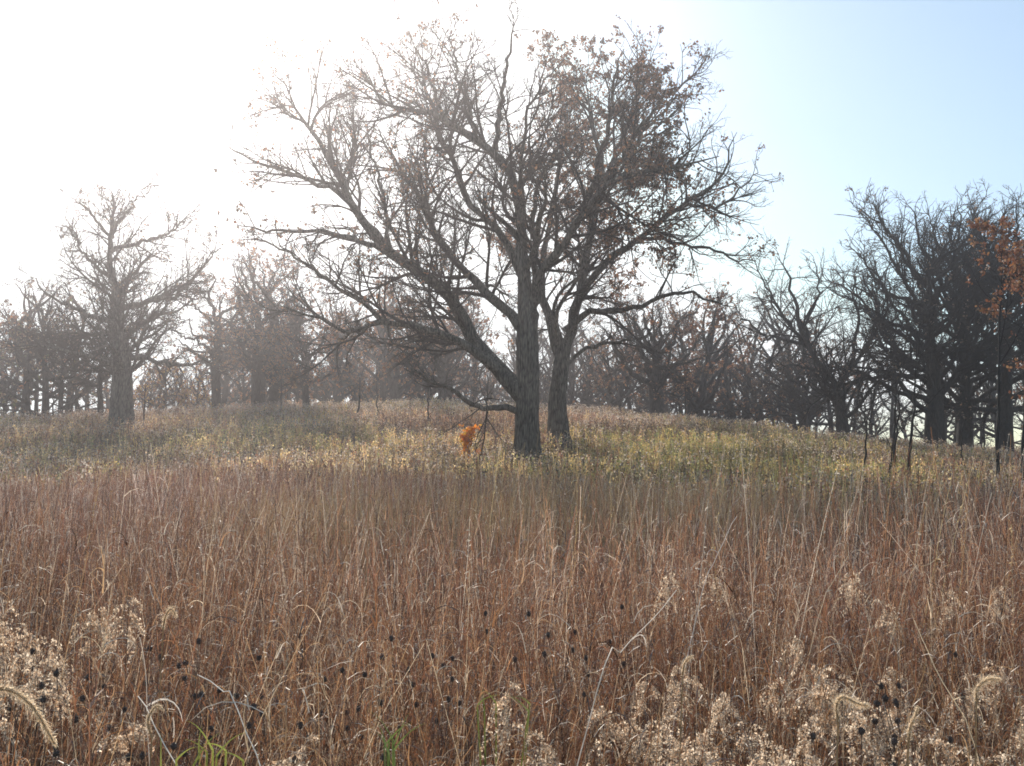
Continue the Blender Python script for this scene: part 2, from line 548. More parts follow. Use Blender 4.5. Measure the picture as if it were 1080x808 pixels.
# ---- the front oak of the central pair
YA = 34.0
limbsA = [
    # great left limb and its fork
    ([(553, 418), (537, 400), (515, 378), (493, 345), (470, 308), (444, 285), (415, 267), (389, 241), (370, 215), (354, 180), (340, 156), (326, 134), (312, 118), (296, 97)], .27, 2.5),
    ([(403, 255), (385, 232), (359, 206), (326, 192), (290, 178), (262, 167), (236, 153)], .10, -1.2),
    ([(415, 268), (389, 259), (351, 246), (307, 243), (277, 245), (250, 238)], .10, -2.0),
    ([(411, 262), (408, 240), (407, 222), (400, 190), (392, 160), (385, 130)], .07, 1.0),
    ([(372, 222), (368, 195), (372, 165), (372, 135), (365, 112)], .07, 1.5),
    # low spreading limb to the left
    ([(525, 390), (500, 371), (478, 356), (441, 345), (403, 339), (381, 348), (363, 347), (340, 337), (314, 330), (292, 322)], .15, -4.0),
    ([(403, 339), (381, 319), (351, 300), (329, 282), (299, 263), (270, 252)], .075, -3.0),
    # limb that sags to the ground
    ([(550, 434), (533, 430), (515, 431), (500, 427), (481, 415), (455, 402), (437, 389), (428, 380)], .11, -2.0),
    # inner left limbs
    ([(550, 345), (540, 330), (515, 308), (485, 282), (463, 252), (448, 222), (443, 205), (426, 184), (409, 156), (400, 130)], .17, 3.0),
    ([(552, 292), (532, 252), (502, 222), (485, 195), (476, 167), (462, 138), (452, 100), (444, 66), (436, 48)], .13, 4.0),
    # middle stem and its big left fork
    ([(551, 285), (549, 235), (545, 205), (537, 181), (520, 160), (498, 143), (471, 128), (443, 117), (415, 113), (398, 97), (379, 79)], .20, -2.0),
    ([(522, 160), (525, 125), (531, 95), (537, 60), (540, 34), (541, 20)], .10, -1.0),
    ([(500, 143), (492, 110), (483, 82), (478, 55), (470, 38)], .08, 1.5),
    ([(551, 223), (550, 185), (551, 150), (556, 120), (573, 88), (595, 62)], .08, -1.6),
    ([(470, 128), (462, 105), (455, 80), (448, 62), (425, 52)], .06, -2),
    # right stem
    ([(560, 350), (571, 293), (580, 274), (599, 252), (617, 222), (632, 200), (652, 186), (676, 178), (712, 178), (731, 174), (757, 164)], .17, -3.5),
    ([(565, 320), (564, 270), (563, 235), (566, 205), (575, 180), (590, 155), (598, 130)], .11, 2.0),
    ([(617, 222), (628, 190), (633, 165), (643, 135), (646, 105), (650, 75), (655, 52)], .11, -2.0),
    ([(640, 196), (660, 160), (680, 130), (700, 106), (718, 88), (742, 79)], .10, -1.0),
]


def mA(p):
    # leaves hang on thickest high in the right side of the crown
    x, z = p[:, 0], p[:, 2]
    right = np.clip((x - .8) / 2.0, 0, 1) * np.clip((z - 8) / 2.5, 0, 1) * np.clip((6.6 - x) / 1.0, 0, 1)
    rad = np.hypot(x - .6, p[:, 1] - YA)
    return (.22 + 1.2 * right) * np.clip((rad - .8) / 2.6, .02, 1)


hero_tree('nearer of the two central oaks, tallest tree, with a long limb reaching left',
          (556, 484), YA, [(556, 462), (556, 440), (557, 410), (557, 378), (556, 340), (553, 300), (551, 270)],
          [.44, .42, .39, .39, .38, .33, .24, .19], limbsA, (2, .8, 6.0, 45, 75),
          (['rust', 'brown', 'brown'], .26, mA), 5, minr=.006, dens=.95)

# ---- the oak right behind it
YB = 39.0
limbsB = [
    ([(590, 386), (602, 348), (612, 304), (617, 274), (624, 240), (630, 209), (634, 180), (628, 150), (620, 120), (612, 95), (606, 80)], .22, 1.5),
    ([(613, 310), (623, 293), (647, 270), (673, 252), (690, 240), (709, 223), (726, 212), (751, 195), (765, 178), (772, 160), (776, 142)], .15, -1.5),
    ([(700, 228), (728, 216), (757, 217), (785, 195), (801, 176)], .07, 1.0),
    ([(672, 253), (690, 250), (718, 256), (747, 263), (780, 274), (796, 274)], .08, -3.0),
    ([(596, 350), (620, 330), (647, 328), (677, 321), (706, 311), (721, 308), (747, 317), (775, 325)], .13, -2.0),
    ([(630, 209), (648, 165), (662, 130), (672, 95), (676, 62), (672, 52)], .10, 2.5),
    ([(636, 190), (665, 155), (690, 128), (712, 105), (728, 90)], .09, 3.0),
    ([(592, 380), (580, 340), (572, 300), (575, 260), (582, 220), (590, 180), (596, 150), (598, 120)], .18, 3.5),
    ([(590, 392), (612, 372), (640, 362), (668, 358), (695, 352)], .08, 3.5),
]


def mB(p):
    x, z = p[:, 0], p[:, 2]
    up = np.clip((z - 7.5) / 3.0, 0, 1) * np.clip((6.6 - x) / 1.0, 0.03, 1)
    rad = np.hypot(x - 2.4, p[:, 1] - YB)
    return (.12 + 1.4 * up) * np.clip((rad + z * .18 - 2.2) / 2.2, .03, 1)


hero_tree('oak standing just behind the tallest oak, its right crown thick with rust brown leaves',
          (590, 462), YB, [(589, 445), (588, 423), (590, 400), (592, 380), (596, 360)],
          [.42, .40, .36, .34, .30, .26], limbsB, (2, .8, 6.0, 45, 70),
          (['rust', 'rust', 'brown'], .62, mB), 9, minr=.006, dens=.8, L1=.52)

# ---- big bare tree on the left
YL = 47.0
limbsL = [
    ([(127, 360), (124, 330), (120, 300), (118, 262), (117, 235), (120, 212), (114, 196)], .20, 1.0),
    ([(119, 264), (140, 258), (165, 252), (185, 240), (202, 226)], .10, -1.5),
    ([(126, 325), (145, 322), (165, 316), (185, 312), (205, 292), (222, 272), (232, 262)], .14, -2.5),
    ([(124, 340), (100, 335), (80, 325), (60, 318), (45, 305), (32, 292)], .12, -1.0),
    ([(132, 374), (150, 377), (170, 382), (195, 384), (215, 383), (232, 392)], .12, -2.0),
    ([(121, 300), (105, 285), (90, 268), (78, 248), (62, 235)], .09, 1.5),
    ([(119, 250), (100, 232), (88, 218), (72, 208)], .07, -1.5),
    ([(119, 240), (135, 222), (148, 205), (160, 192)], .07, 1.0),
    ([(124, 350), (95, 352), (70, 350), (48, 352), (30, 345)], .08, 2.5),
    ([(130, 350), (150, 340), (172, 335), (190, 345)], .08, 3),
    ([(121, 300), (140, 290), (155, 272), (172, 265)], .08, 2.5),
]
hero_tree('large leafless oak on the left with crooked bare branches against white sky',
          (130, 447), YL, [(129, 430), (129, 410), (129, 385), (127, 360)],
          [.54, .52, .48, .42, .34], limbsL, (15, .5, 5.6, 5, 65, 1),
          (['brown'], .02, None), 21, bark=BARK, twig=TWIG, L1=.30, dens=1.1, rk=.017, minr=.009, fine=False)

# ---- crooked bare tree left of the right-hand group
limbsM = [
    ([(886, 420), (878, 400), (862, 380), (848, 355), (841, 330), (836, 305), (828, 285), (818, 270)], .17, -1.0),
    ([(852, 364), (832, 360), (812, 356), (795, 346), (782, 332), (770, 318)], .09, -1.5),
    ([(850, 360), (852, 335), (862, 315), (864, 295), (858, 272)], .09, 1.0),
    ([(884, 408), (895, 385), (903, 360), (905, 335), (900, 305), (905, 280)], .12, 2.0),
    ([(886, 415), (905, 400), (925, 390), (945, 375)], .09, -1.5),
    ([(862, 380), (840, 350), (818, 322), (806, 296), (792, 274)], .10, 2.5),
    ([(890, 400), (915, 365), (932, 335), (938, 305), (930, 285)], .10, -2.0),
    ([(870, 392), (850, 388), (828, 385), (805, 390)], .08, 2.0),
]
hero_tree('crooked leafless tree left of the big dark group, its crown leaning left',
          (888, 462), 50.0, [(888, 445), (886, 430), (884, 412)], [.34, .31, .28, .26], limbsM, (7, .5, 4.5, 15, 65, 1),
          (['brown'], .02, None), 33, bark=BARK_FAR, twig=TWIG_DARK, L1=.36, dens=.95, rk=.017, minr=.009, fine=False)

# ---- the dense dark group on the right
def oak_spec(px, base_py, h_px, spread_px, side=0.0, n=9, r0=.16, seed=0, low=.25):
    """hand-shaped limbs are replaced by a fan: returns limbs in picture units around the trunk line"""
    r = np.random.default_rng(seed)
    out = []
    top = base_py - h_px
    for i in range(n):
        t = low + (1 - low) * (i + .5) / n * .72
        y_ = base_py - h_px * t * .9
        sgn = 1 if i % 2 else -1
        a = R(r.uniform(5, 30) + 48 * t)
        ln = spread_px * (1.08 - .30 * t) * r.uniform(.8, 1.1)
        pts = [(px + side * t * 12, y_)]
        dx, dy = sgn * math.cos(a), -math.sin(a)
        x, y = pts[0]
        for s in range(6):
            b = r.normal(0, .22)
            dx, dy = dx * math.cos(b) - dy * math.sin(b), dx * math.sin(b) + dy * math.cos(b)
            dy -= .07; q = math.hypot(dx, dy); dx, dy = dx / q, dy / q
            x += dx * ln / 6; y += dy * ln / 6
            y = max(y, top + r.uniform(-6, 10))
            pts.append((x, y))
        out.append((pts, r0 * (1.05 - .5 * t), r.uniform(-3.5, 3.5)))
    lead = [(px + side * 6, base_py - h_px * .6)]
    for s in range(5):
        lead.append((lead[-1][0] + r.uniform(-9, 9) + side * 3, lead[-1][1] - h_px * .075))
    out.append((lead, r0 * .8, 0))
    return out


dark_group = [
    (985, 475, 50.0, 268, 142, .50, 'broad dark trunked bare oak, leftmost of the dense black group on the right', 41, -1),
    (1017, 476, 52.0, 272, 110, .40, 'tall bare oak with slimmer dark trunk in the middle of the right-hand group', 42, .6),
    (1060, 478, 51.0, 275, 115, .42, 'bare dark oak at the right edge behind the small rust leaved tree', 43, .8),
]
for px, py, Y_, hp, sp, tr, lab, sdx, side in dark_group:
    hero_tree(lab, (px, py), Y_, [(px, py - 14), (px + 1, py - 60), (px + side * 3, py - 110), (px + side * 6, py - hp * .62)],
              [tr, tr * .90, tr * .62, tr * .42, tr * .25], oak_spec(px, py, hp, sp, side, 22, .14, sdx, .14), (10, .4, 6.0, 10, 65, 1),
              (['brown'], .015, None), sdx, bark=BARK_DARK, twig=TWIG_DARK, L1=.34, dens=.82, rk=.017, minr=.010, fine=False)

# ---- trees on the crest between the left tree and the centre
crest = [
    (228, 430, 58.0, 150, 62, .30, ['rust'], .10, 'bare forked tree on the crest, first to the right of the large left oak', 51, BARK_FAR),
    (272, 430, 58.0, 165, 70, .42, ['rust'], .22, 'brown leaved thick tree, left one of the close pair on the crest', 52, BARK_FAR),
    (291, 434, 57.0, 160, 72, .40, ['rust'], .25, 'brown leaved straight tree, right one of the close pair on the crest', 53, BARK_FAR),
    (323, 442, 52.0, 120, 45, .20, ['rust'], .20, 'slim dark tree with brown leaves, just right of the close pair on the crest', 54, BARK_FAR),
    (692, 438, 58.0, 110, 80, .46, ['rust', 'brown'], .16, 'short thick trunked oak with spreading limbs, right of the two central oaks', 55, BARK_FAR),
    (468, 432, 62.0, 90, 60, .28, ['rust'], .20, 'low brown leaved tree on the crest above the orange bush', 56, BARK_FAR),
    (849, 462, 66.0, 85, 60, .30, ['brown'], .05, 'low spreading grey tree behind the crooked tree on the right slope', 57, BARK_FAR),
    (106, 440, 52.0, 130, 40, .16, ['brown'], .10, 'slim dark trunk standing just left of the large left oak', 58, BARK_FAR),
]
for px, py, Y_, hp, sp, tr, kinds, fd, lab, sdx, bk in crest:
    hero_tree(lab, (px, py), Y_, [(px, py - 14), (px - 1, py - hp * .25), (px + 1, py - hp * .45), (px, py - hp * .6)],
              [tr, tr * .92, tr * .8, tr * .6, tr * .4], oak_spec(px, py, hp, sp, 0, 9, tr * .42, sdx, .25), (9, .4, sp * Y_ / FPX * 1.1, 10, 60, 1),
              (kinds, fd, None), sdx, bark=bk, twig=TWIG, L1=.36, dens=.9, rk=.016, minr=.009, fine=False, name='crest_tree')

# ---- far wood beyond the crest: a few kinds, each tree its own
def proto_tree(seed, h, spread, tr, kinds, fd, low=.25, dens=1.0):
    r = np.random.default_rng(seed)
    base = np.zeros(3)
    root = empty('background_tree', base)
    TP = grow(np.array([[0, 0, -.3]]), np.array([[r.normal(0, .06), r.normal(0, .06), 1]]), np.array([h * .72]), 12, .035, .04, r=r)[0]
    Rt = np.linspace(tr, tr * .25, 12)
    Rt[0] *= 1.3
    G = Geo(); tubes(G, TP[None], Rt[None], 8)
    nl = 13
    t = low + (1 - low) * (np.arange(nl) + r.random(nl)) / nl
    t = np.minimum(t, .99)
    f = t * 11; i = f.astype(int); w = (f - i)[:, None]
    st = TP[i] * (1 - w) + TP[np.minimum(i + 1, 11)] * w
    az = np.arange(nl) * 2.4 + r.normal(0, .3, nl)
    el = np.radians(5 + 60 * t ** 1.3 + r.normal(0, 8, nl))
    d = np.stack([np.cos(az) * np.cos(el), np.sin(az) * np.cos(el), np.sin(el)], 1)
    ln = spread * (1.1 - .5 * t) * r.uniform(.8, 1.1, nl)
    LP = grow(st, d, ln, 12, .12, .05, r=r)
    s = np.linspace(0, 1, 12)[None]
    LR = (tr * .42 * (1.1 - .5 * t))[:, None] * (1 - s) ** .8 + .015
    tubes(G, LP, LR, 6)
    link('trunk', G.mesh('trunk', BARK_FAR, smooth=True), root)
    lv1 = spawn(LP, LR, ln, .36, .12, (.25, .5), .6, (28, 60), 7, .11, .04, .015, .014, .009, r=r)
    lv2 = spawn(*lv1, .32 / dens, .1, (.35, .65), .4, (25, 56), 5, .12, .03, .014, .011, .007, r=r)
    lv3 = spawn(*lv2, .22 / dens, .1, (.35, .6), .25, (25, 56), 4, .12, .02, .013, .009, .005, r=r)
    finish_tree(root, base, [lv1, lv2, lv3], TWIG, (kinds, fd, None) if kinds else None, sides=(4, 3, 3, 3), r=r, leaf_size=.17)
    return root


protos = [
    proto_tree(101, 9.5, 4.2, .26, ['brown'], .05),
    proto_tree(102, 10.5, 3.6, .22, ['brown'], .03, dens=.9),
    proto_tree(103, 8.0, 4.4, .30, ['rust'], .15),
    proto_tree(104, 7.0, 3.0, .16, ['rust', 'brown'], .14),
    proto_tree(105, 9.0, 3.2, .18, None, 0, dens=1.1),
    proto_tree(106, 6.5, 3.0, .15, ['olive', 'brown'], .20, low=.12),
    proto_tree(107, 6.0, 2.6, .13, ['gold', 'orange'], .35, low=.2),
]
zones = [
    # x-range in picture units, depth range, how many, which kinds, height scale, group, label
    (-60, 75, 56, 72, 14, [5, 5, 3, 0], 1.15, 'trees at the left edge', 'bushy olive brown tree in the hazy thicket left of the large oak'),
    (80, 210, 62, 95, 12, [4, 3, 0], .95, 'trees behind the large left oak', 'small grey tree seen between the large left oak and the forked tree beside it'),
    (215, 335, 68, 100, 16, [2, 3, 4, 2], 1.25, 'trees behind the pair on the crest', 'distant brown leaved tree behind the close pair on the left crest'),
    (340, 530, 64, 100, 32, [2, 3, 2, 4], 1.15, 'trees left of the central oaks', 'distant rusty tree beyond the crest, under the left limb of the central oak'),
    (535, 680, 64, 98, 24, [0, 1, 4, 3], 1.2, 'trees behind the central oaks', 'distant grey tree beyond the crest, directly behind the two central oaks'),
    (685, 860, 64, 98, 26, [1, 0, 4, 2], 1.2, 'trees right of the central oaks', 'distant grey tree between the central oaks and the crooked right tree'),
    (865, 1160, 62, 90, 20, [1, 4, 0], .95, 'trees behind the right group', 'thin bare tree standing behind the dense dark group on the right'),
]
used = set()
for (xa, xb, ya, yb, n, kinds, hs, grp, lab) in zones:
    for i in range(n):
        px = xa + (xb - xa) * (i + rng.uniform(.1, .9)) / n
        Y_ = rng.uniform(ya, yb)
        k = kinds[rng.integers(0, len(kinds))]
        if k not in used:
            o = protos[k]; used.add(k)
        else:
            o = copy_tree(protos[k])
        x = (px - 540) / FPX * Y_
        o.location = (x, Y_, float(ground_z(x, Y_)) - .05)
        o.rotation_euler = (0, 0, rng.uniform(0, 6.28))
        s = hs * rng.uniform(.82, 1.15)
        # taller where the ground has dropped away
        o.scale = (s * rng.uniform(.9, 1.1), s * rng.uniform(.9, 1.1), s * (1.0 + .12 * (Y_ - ya) / (yb - ya)))
        tag(o, lab, 'tree', grp)
for (px, Y_, s) in ((172, 56, .72), (206, 57, .62), (190, 59, .66), (160, 58, .7)):
    o = protos[6] if 6 not in used else copy_tree(protos[6]); used.add(6)
    x = (px - 540) / FPX * Y_
    o.location = (x, Y_, float(ground_z(x, Y_))); o.rotation_euler = (0, 0, rng.uniform(0, 6)); o.scale = (s, s, s)
    tag(o, 'small golden leaved tree behind the crest, right of the large left oak', 'tree', 'golden trees by the left oak')

# ---- saplings
def sapling(px, py, Y_, top_px, lean, tr, lab, seed, leafk=None, fd=0, grp=None, nb=7, spread=.9, leaf_size=.1, bark=BARK_DARK):
    r = np.random.default_rng(seed)
    b = at(px, py, Y_); gz = float(ground_z(b[0], b[1]))
    base = np.array([b[0], b[1], gz])
    root = empty('sapling', base); tag(root, lab, 'sapling', grp)
    top = at(px + lean, top_px, Y_)
    mid = (base + top) / 2 + np.array([r.normal(0, .05), r.normal(0, .08), 0])
    P, ln = resample([base - np.array([0, 0, .1]), mid, top], 14)
    P[1:] += r.normal(0, .018, (13, 3))
    Rr = np.linspace(tr, .012, 14)
    G = Geo(); tubes(G, P[None], Rr[None], 7)
    link('trunk', G.mesh('trunk', bark, smooth=True, origin=base), root)
    lv1 = spawn(P[None], Rr[None], np.array([ln]), ln / nb, .3, (spread * .25, spread * .45), .25, (25, 60), 7, .13, .05, .012, .008, .005, r=r)
    lv2 = spawn(*lv1, .22, .1, (.3, .6), .15, (25, 60), 5, .15, .03, .011, .006, .004, r=r)
    lv3 = spawn(*lv2, .18, .1, (.3, .6), .1, (25, 60), 3, .15, .02, .01, .005, .003, r=r)
    finish_tree(root, base, [lv1, lv2, lv3], TWIG_DARK, ([leafk], fd, None) if leafk else None, sides=(4, 3, 3), r=r, leaf_size=leaf_size)
    return root


saps = [
    (910, 508, 33, 415, 0, .044, 'slim bare sapling, leftmost of the four thin stems before the dark group', 201),
    (936, 512, 32, 395, 8, .060, 'slim sapling leaning right, second of the thin stems before the dark group', 202),
    (943, 515, 31.5, 408, 6, .052, 'slim bare sapling, third of the thin stems before the dark group', 203),
    (957, 518, 31, 360, 10, .060, 'slim sapling leaning right, tallest of the four thin stems before the dark group', 204),
    (1018, 512, 32, 448, -2, .035, 'very thin short bare sapling below the dark group on the right', 205),
    (376, 452, 46, 395, 4, .07, 'thin dark sapling on the left hillside, with a few brown leaves', 206),
    (398, 448, 47, 402, -1, .045, 'thin pole like sapling on the left hillside left of the orange bush', 207),
    (452, 450, 45, 408, 0, .045, 'thin straight sapling under the sagging limb', 208),
    (296, 445, 50, 388, 2, .04, 'very thin sapling below the close pair of crest trees', 209),
    (57, 440, 50, 385, 1, .05, 'thin hazy sapling near the left edge of the hillside', 210),
    (515, 440, 50, 368, 1, .05, 'thin straight sapling just left of the central trunk', 211),
    (722, 446, 52, 392, 2, .045, 'thin sapling on the crest right of the short thick oak', 212),
    (152, 445, 48, 400, 2, .05, 'thin sapling just right of the large left oak trunk', 213),
]
for s_ in saps:
    sapling(*s_, leafk='rust' if s_[7] in (206,) else None, fd=.2)
sapling(1052, 520, 27, 268, 4, .055, 'slender young oak at the right edge, upper half hung with rust orange leaves', 220, 'orange', .85, nb=22, spread=1.1, leaf_size=.10)
sapling(1078, 515, 28, 270, 6, .08, 'rust leaved young oak cut by the right edge of the view', 221, 'orange', .85, nb=22, spread=1.2, leaf_size=.10)
ob = sapling(491, 483, 34, 456, 3, .03, 'small bright orange leaved bush left of the central trunk', 222, 'flame', 1.9, nb=45, spread=1.1, leaf_size=.13)
ob['category'] = 'bush'
ob.name = 'orange_bush'

# ------------------------------------------------------------------ grasses
PAL_RED = np.array([(.25, .125, .070), (.31, .165, .09), (.19, .09, .055), (.37, .22, .13), (.10, .055, .04), (.27, .13, .085), (.44, .30, .19), (.07, .04, .032)])  # the darkest tones put the shade of gaps between stems into the colour
PAL_TAN = np.array([(.50, .35, .16), (.42, .28, .13), (.36, .21, .10), (.56, .42, .22)])
PAL_PALE = np.array([(.62, .52, .42), (.70, .60, .48), (.55, .44, .34)])
PAL_GREEN = np.array([(.24, .205, .07), (.32, .25, .09), (.12, .115, .045), (.42, .29, .10), (.28, .18, .08), (.17, .17, .055)])


def pickc(pal, n, r=rng):
    return pal[r.integers(0, len(pal), n)] * r.uniform(.7, 1.25, (n, 1))


def patch(x, y, sc, seed):
    r = np.random.default_rng(seed)
    a = 0
    for k in range(6):
        th = r.uniform(0, 6.28); f = sc * r.uniform(.6, 2.2)
        a = a + np.sin((x * math.cos(th) + y * math.sin(th)) * f + r.uniform(0, 6))
    return a / 2.4


def fan_points(n, ya, yb, k=.64, m=1.6, r=rng):
    """points spread over the ground in front of the viewer, ya..yb away"""
    n2 = int(n * 1.6)
    y = np.sqrt(r.uniform(ya ** 2, yb ** 2, n2 * 2))
    x = r.uniform(-1, 1, n2 * 2) * (k * yb + m)
    ok = np.abs(x) < k * y + m
    return x[ok][:n], y[ok][:n]


def stand(G, n, ya, yb, hmean, hsd, wst, wlf, nst, nlv, klf, pale=.05, pal=None, leaf_len=.28, lean=.15):
    r = rng
    x, y = fan_points(n, ya, yb)
    if yb > 15:   # the prairie thins out up the slope, sooner on the right
        lim = np.interp(x / y, [-.4, -.1, .1, .4], [20, 19.5, 17, 15.5]) + 2.4 * patch(x, y, .5, 44)
        kp = r.random(len(x)) < np.clip((lim - y) / 6 + .5, 0, 1)
        x, y = x[kp], y[kp]
    n = len(x)
    # grasses grow in tufts
    cx = np.round(x / .22 + r.normal(0, .25, n)) * .22
    cy = np.round(y / .22 + r.normal(0, .25, n)) * .22
    tf = r.random(n) < .6
    x = np.where(tf, cx + r.normal(0, .05, n), x)
    y = np.where(tf, cy + r.normal(0, .05, n), y)
    y = np.maximum(y, ya * .95)
    pz = patch(x, y, .45, 3)
    h = hmean(x, y) * (1 + .10 * pz) * np.clip(r.normal(1, hsd, n), .4, 1.6)
    key = np.floor(cx / .22).astype(np.int64) * 73856093 ^ np.floor(cy / .22).astype(np.int64) * 19349663
    key = np.abs(key) % 4096
    tr_ = np.random.default_rng(5)
    t_br = tr_.uniform(.72, 1.35, 4096)[key]; t_h = tr_.normal(1, .09, 4096)[key]
    t_lx = tr_.normal(0, .13, 4096)[key]; t_ly = tr_.normal(0, .10, 4096)[key]
    h = h * t_h
    base = np.stack([x, y, ground_z(x, y) - .02], 1)
    d = np.stack([r.normal(0, lean * .8, n) + .05 + t_lx, r.normal(0, lean * .8, n) + t_ly, np.ones(n)], 1)
    P = grow(base, d, h, nst, .055, .0, r=r)
    pal0 = pal if pal is not None else PAL_RED
    c = pickc(pal0, n)
    pm = r.random(n) < pale
    c[pm] = pickc(PAL_PALE, pm.sum())
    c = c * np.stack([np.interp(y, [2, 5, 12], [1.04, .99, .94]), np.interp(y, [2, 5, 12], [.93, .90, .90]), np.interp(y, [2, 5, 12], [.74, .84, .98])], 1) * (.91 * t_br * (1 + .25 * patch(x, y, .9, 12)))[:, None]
    tn = patch(x, y, .3, 8) > .75
    c[tn] = c[tn] * .5 + pickc(PAL_TAN, tn.sum()) * .5
    W = wst * r.uniform(.7, 1.4, n)[:, None] * np.linspace(1, .55, nst)[None]
    side = norm(np.stack([r.normal(0, .5, n), np.ones(n), r.normal(0, .2, n)], 1))
    ribbons(G, P, W, side, c)
    # leaves
    idx = np.repeat(np.arange(n), nlv)
    m = len(idx)
    t = r.uniform(.12, .92, m)
    f = t * (nst - 1); i = f.astype(int); w = (f - i)[:, None]
    st = P[idx, i] * (1 - w) + P[idx, i + 1] * w
    az = r.uniform(0, 6.28, m)
    el = np.radians(r.uniform(35, 80, m))
    dd = np.stack([np.cos(az) * np.cos(el), np.sin(az) * np.cos(el), np.sin(el)], 1)
    ll = leaf_len * r.uniform(.35, 1.25, m) * (1.1 - .5 * t)
    LP = grow(st, dd, ll, klf, .10, .0, droop=.9, r=r)
    lw = wlf * r.uniform(.6, 1.3, m)
    LW = lw[:, None] * np.linspace(1, .15, klf)[None]
    sd_ = norm(np.stack([-np.sin(az), np.cos(az), np.zeros(m)], 1) * 1.0 + r.normal(0, .45, (m, 3)))
    sd_ = norm(np.cross(sd_, dd))
    lc = c[idx] * r.uniform(.8, 1.35, (m, 1))
    pl = r.random(m) < .10
    lc[pl] = pickc(PAL_PALE, pl.sum())
    ribbons(G, LP, LW, sd_, lc)
    return P, h, c


def flecks(G, pts, size, cols, r=rng, elong=2.0):
    n = len(pts)
    a = norm(r.normal(0, 1, (n, 3)) + np.array([0, 0, .6])); b = norm(np.cross(a, r.normal(0, 1, (n, 3))))
    s = size * r.uniform(.5, 1.4, n)[:, None]
    v = np.stack([pts - a * s * elong / 2, pts + b * s * .5, pts + a * s * elong / 2, pts - b * s * .5], 1)
    q = np.arange(n)[:, None] * 4 + np.arange(4)[None]
    G.add(v.reshape(-1, 3), quads=q, col=np.repeat(cols, 4, axis=0) if np.ndim(cols) == 2 else cols)


def h_near(x, y):
    h = np.interp(y, [1, 2, 3, 5, 8, 14, 22, 34], [.90, .96, 1.02, 1.10, 1.08, .90, .74, .6])
    return h + .16 * np.clip((x - .15 * y) / (.4 * y + .1), 0, 1) * np.clip((y - 3) / 2, 0, 1)


G = Geo()
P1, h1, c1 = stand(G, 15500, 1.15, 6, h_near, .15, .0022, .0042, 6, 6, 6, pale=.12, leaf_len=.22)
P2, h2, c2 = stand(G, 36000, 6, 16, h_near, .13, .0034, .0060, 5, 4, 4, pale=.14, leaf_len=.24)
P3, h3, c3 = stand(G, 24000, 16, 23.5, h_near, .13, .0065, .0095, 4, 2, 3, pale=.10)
# seed flecks up the stems
for P, size, per in ((P1, .0035, 7), (P2, .006, 3), (P3, .010, 2)):
    n = len(P); idx = np.repeat(np.arange(n), per)
    t = rng.uniform(.55, 1, len(idx)) * (P.shape[1] - 1); i = np.minimum(t.astype(int), P.shape[1] - 2); w = (t - i)[:, None]
    pt = P[idx, i] * (1 - w) + P[idx, i + 1] * w + rng.normal(0, size * .9, (len(idx), 3))
    cc = pickc(np.vstack([PAL_RED, PAL_RED, PAL_PALE]), len(idx))
    flecks(G, pt, size, cc)
tag(link('prairie_grass', G.mesh('prairie_grass', GRASS)), 'dense reddish brown dry prairie grass filling the foreground', 'grass', kind='stuff')

# tall thin grass stems that stand above the rest, mostly right of centre
G = Geo()
x, y = fan_points(1500, 3.2, 12, .58, .3)
keep = rng.random(len(x)) < np.clip(.25 + 1.1 * (x / (.5 * y)), .06, 1)
x, y = x[keep], y[keep]; n = len(x)
base = np.stack([x, y, ground_z(x, y)], 1)
hh = rng.uniform(1.15, 1.62, n) + .12 * (y > 6)
d = np.stack([rng.normal(.10, .12, n), rng.normal(0, .1, n), np.ones(n)], 1)
P = grow(base, d, hh, 9, .02, 0)
cc = pickc(np.vstack([PAL_TAN, PAL_PALE, PAL_RED]), n)
ribbons(G, P, .0028 * rng.uniform(.7, 1.3, n)[:, None] * np.linspace(1, .5, 9)[None], norm(np.stack([rng.normal(0, .4, n), np.ones(n), np.zeros(n)], 1)), cc)
idx = np.repeat(np.arange(n), 16)
t = rng.uniform(.78, 1, len(idx)) * 8; i = np.minimum(t.astype(int), 7); w = (t - i)[:, None]
flecks(G, P[idx, i] * (1 - w) + P[idx, i + 1] * w + rng.normal(0, .005, (len(idx), 3)), .005, cc[idx] * 1.05, elong=3)
tag(link('tall_grass', G.mesh('tall_grass', GRASS)), 'scattered taller tan grass stems rising above the prairie, thickest to the right', 'grass', kind='stuff')

# ---- hillside cover
G = Geo()
x, y = fan_points(70000, 11, 66, .62, 3)
keep = rng.random(len(x)) < np.clip((y - np.interp(x / y, [-.4, -.1, .1, .4], [15.5, 15, 12.5, 11.5]) - 2.4 * patch(x, y, .5, 44)) / 6, 0, 1)
x, y = x[keep], y[keep]
n = len(x)
hgt = rng.uniform(.28, .80, n) * (1 + .15 * patch(x, y, .8, 45))
base = np.stack([x, y, ground_z(x, y)], 1)
P = grow(base, np.stack([rng.normal(0, .12, n), rng.normal(0, .12, n), np.ones(n)], 1), hgt, 4, .06, 0)
br_ = (1.28 * (1 + .65 * patch(x, y, 1.1, 46)))[:, None]
u = x / y                       # bearing, to lay out the broad drifts of colour seen on the slope
pn = patch(x, y, .35, 21)
green = np.clip(.12 + .75 * np.exp(-((u - .16) / .17) ** 2) * np.exp(-((y - 34) / 12) ** 2) + .45 * np.clip(u - .1, 0, 1) + .25 * pn, 0, .9)
gold = np.clip(.33 + .42 * np.exp(-((u + .08) / .22) ** 2) * np.exp(-((y - 29) / 8) ** 2) + .2 * pn, 0, 1)
cc = pickc(PAL_RED * .9, n)
mk = rng.random(n) < gold; cc[mk] = pickc(PAL_TAN, mk.sum())
mk = rng.random(n) < green; cc[mk] = pickc(PAL_GREEN, mk.sum())
cc = cc * np.clip(br_, .35, 2.0)
W = .012 * rng.uniform(.6, 1.4, n)[:, None] * np.ones((1, 4))
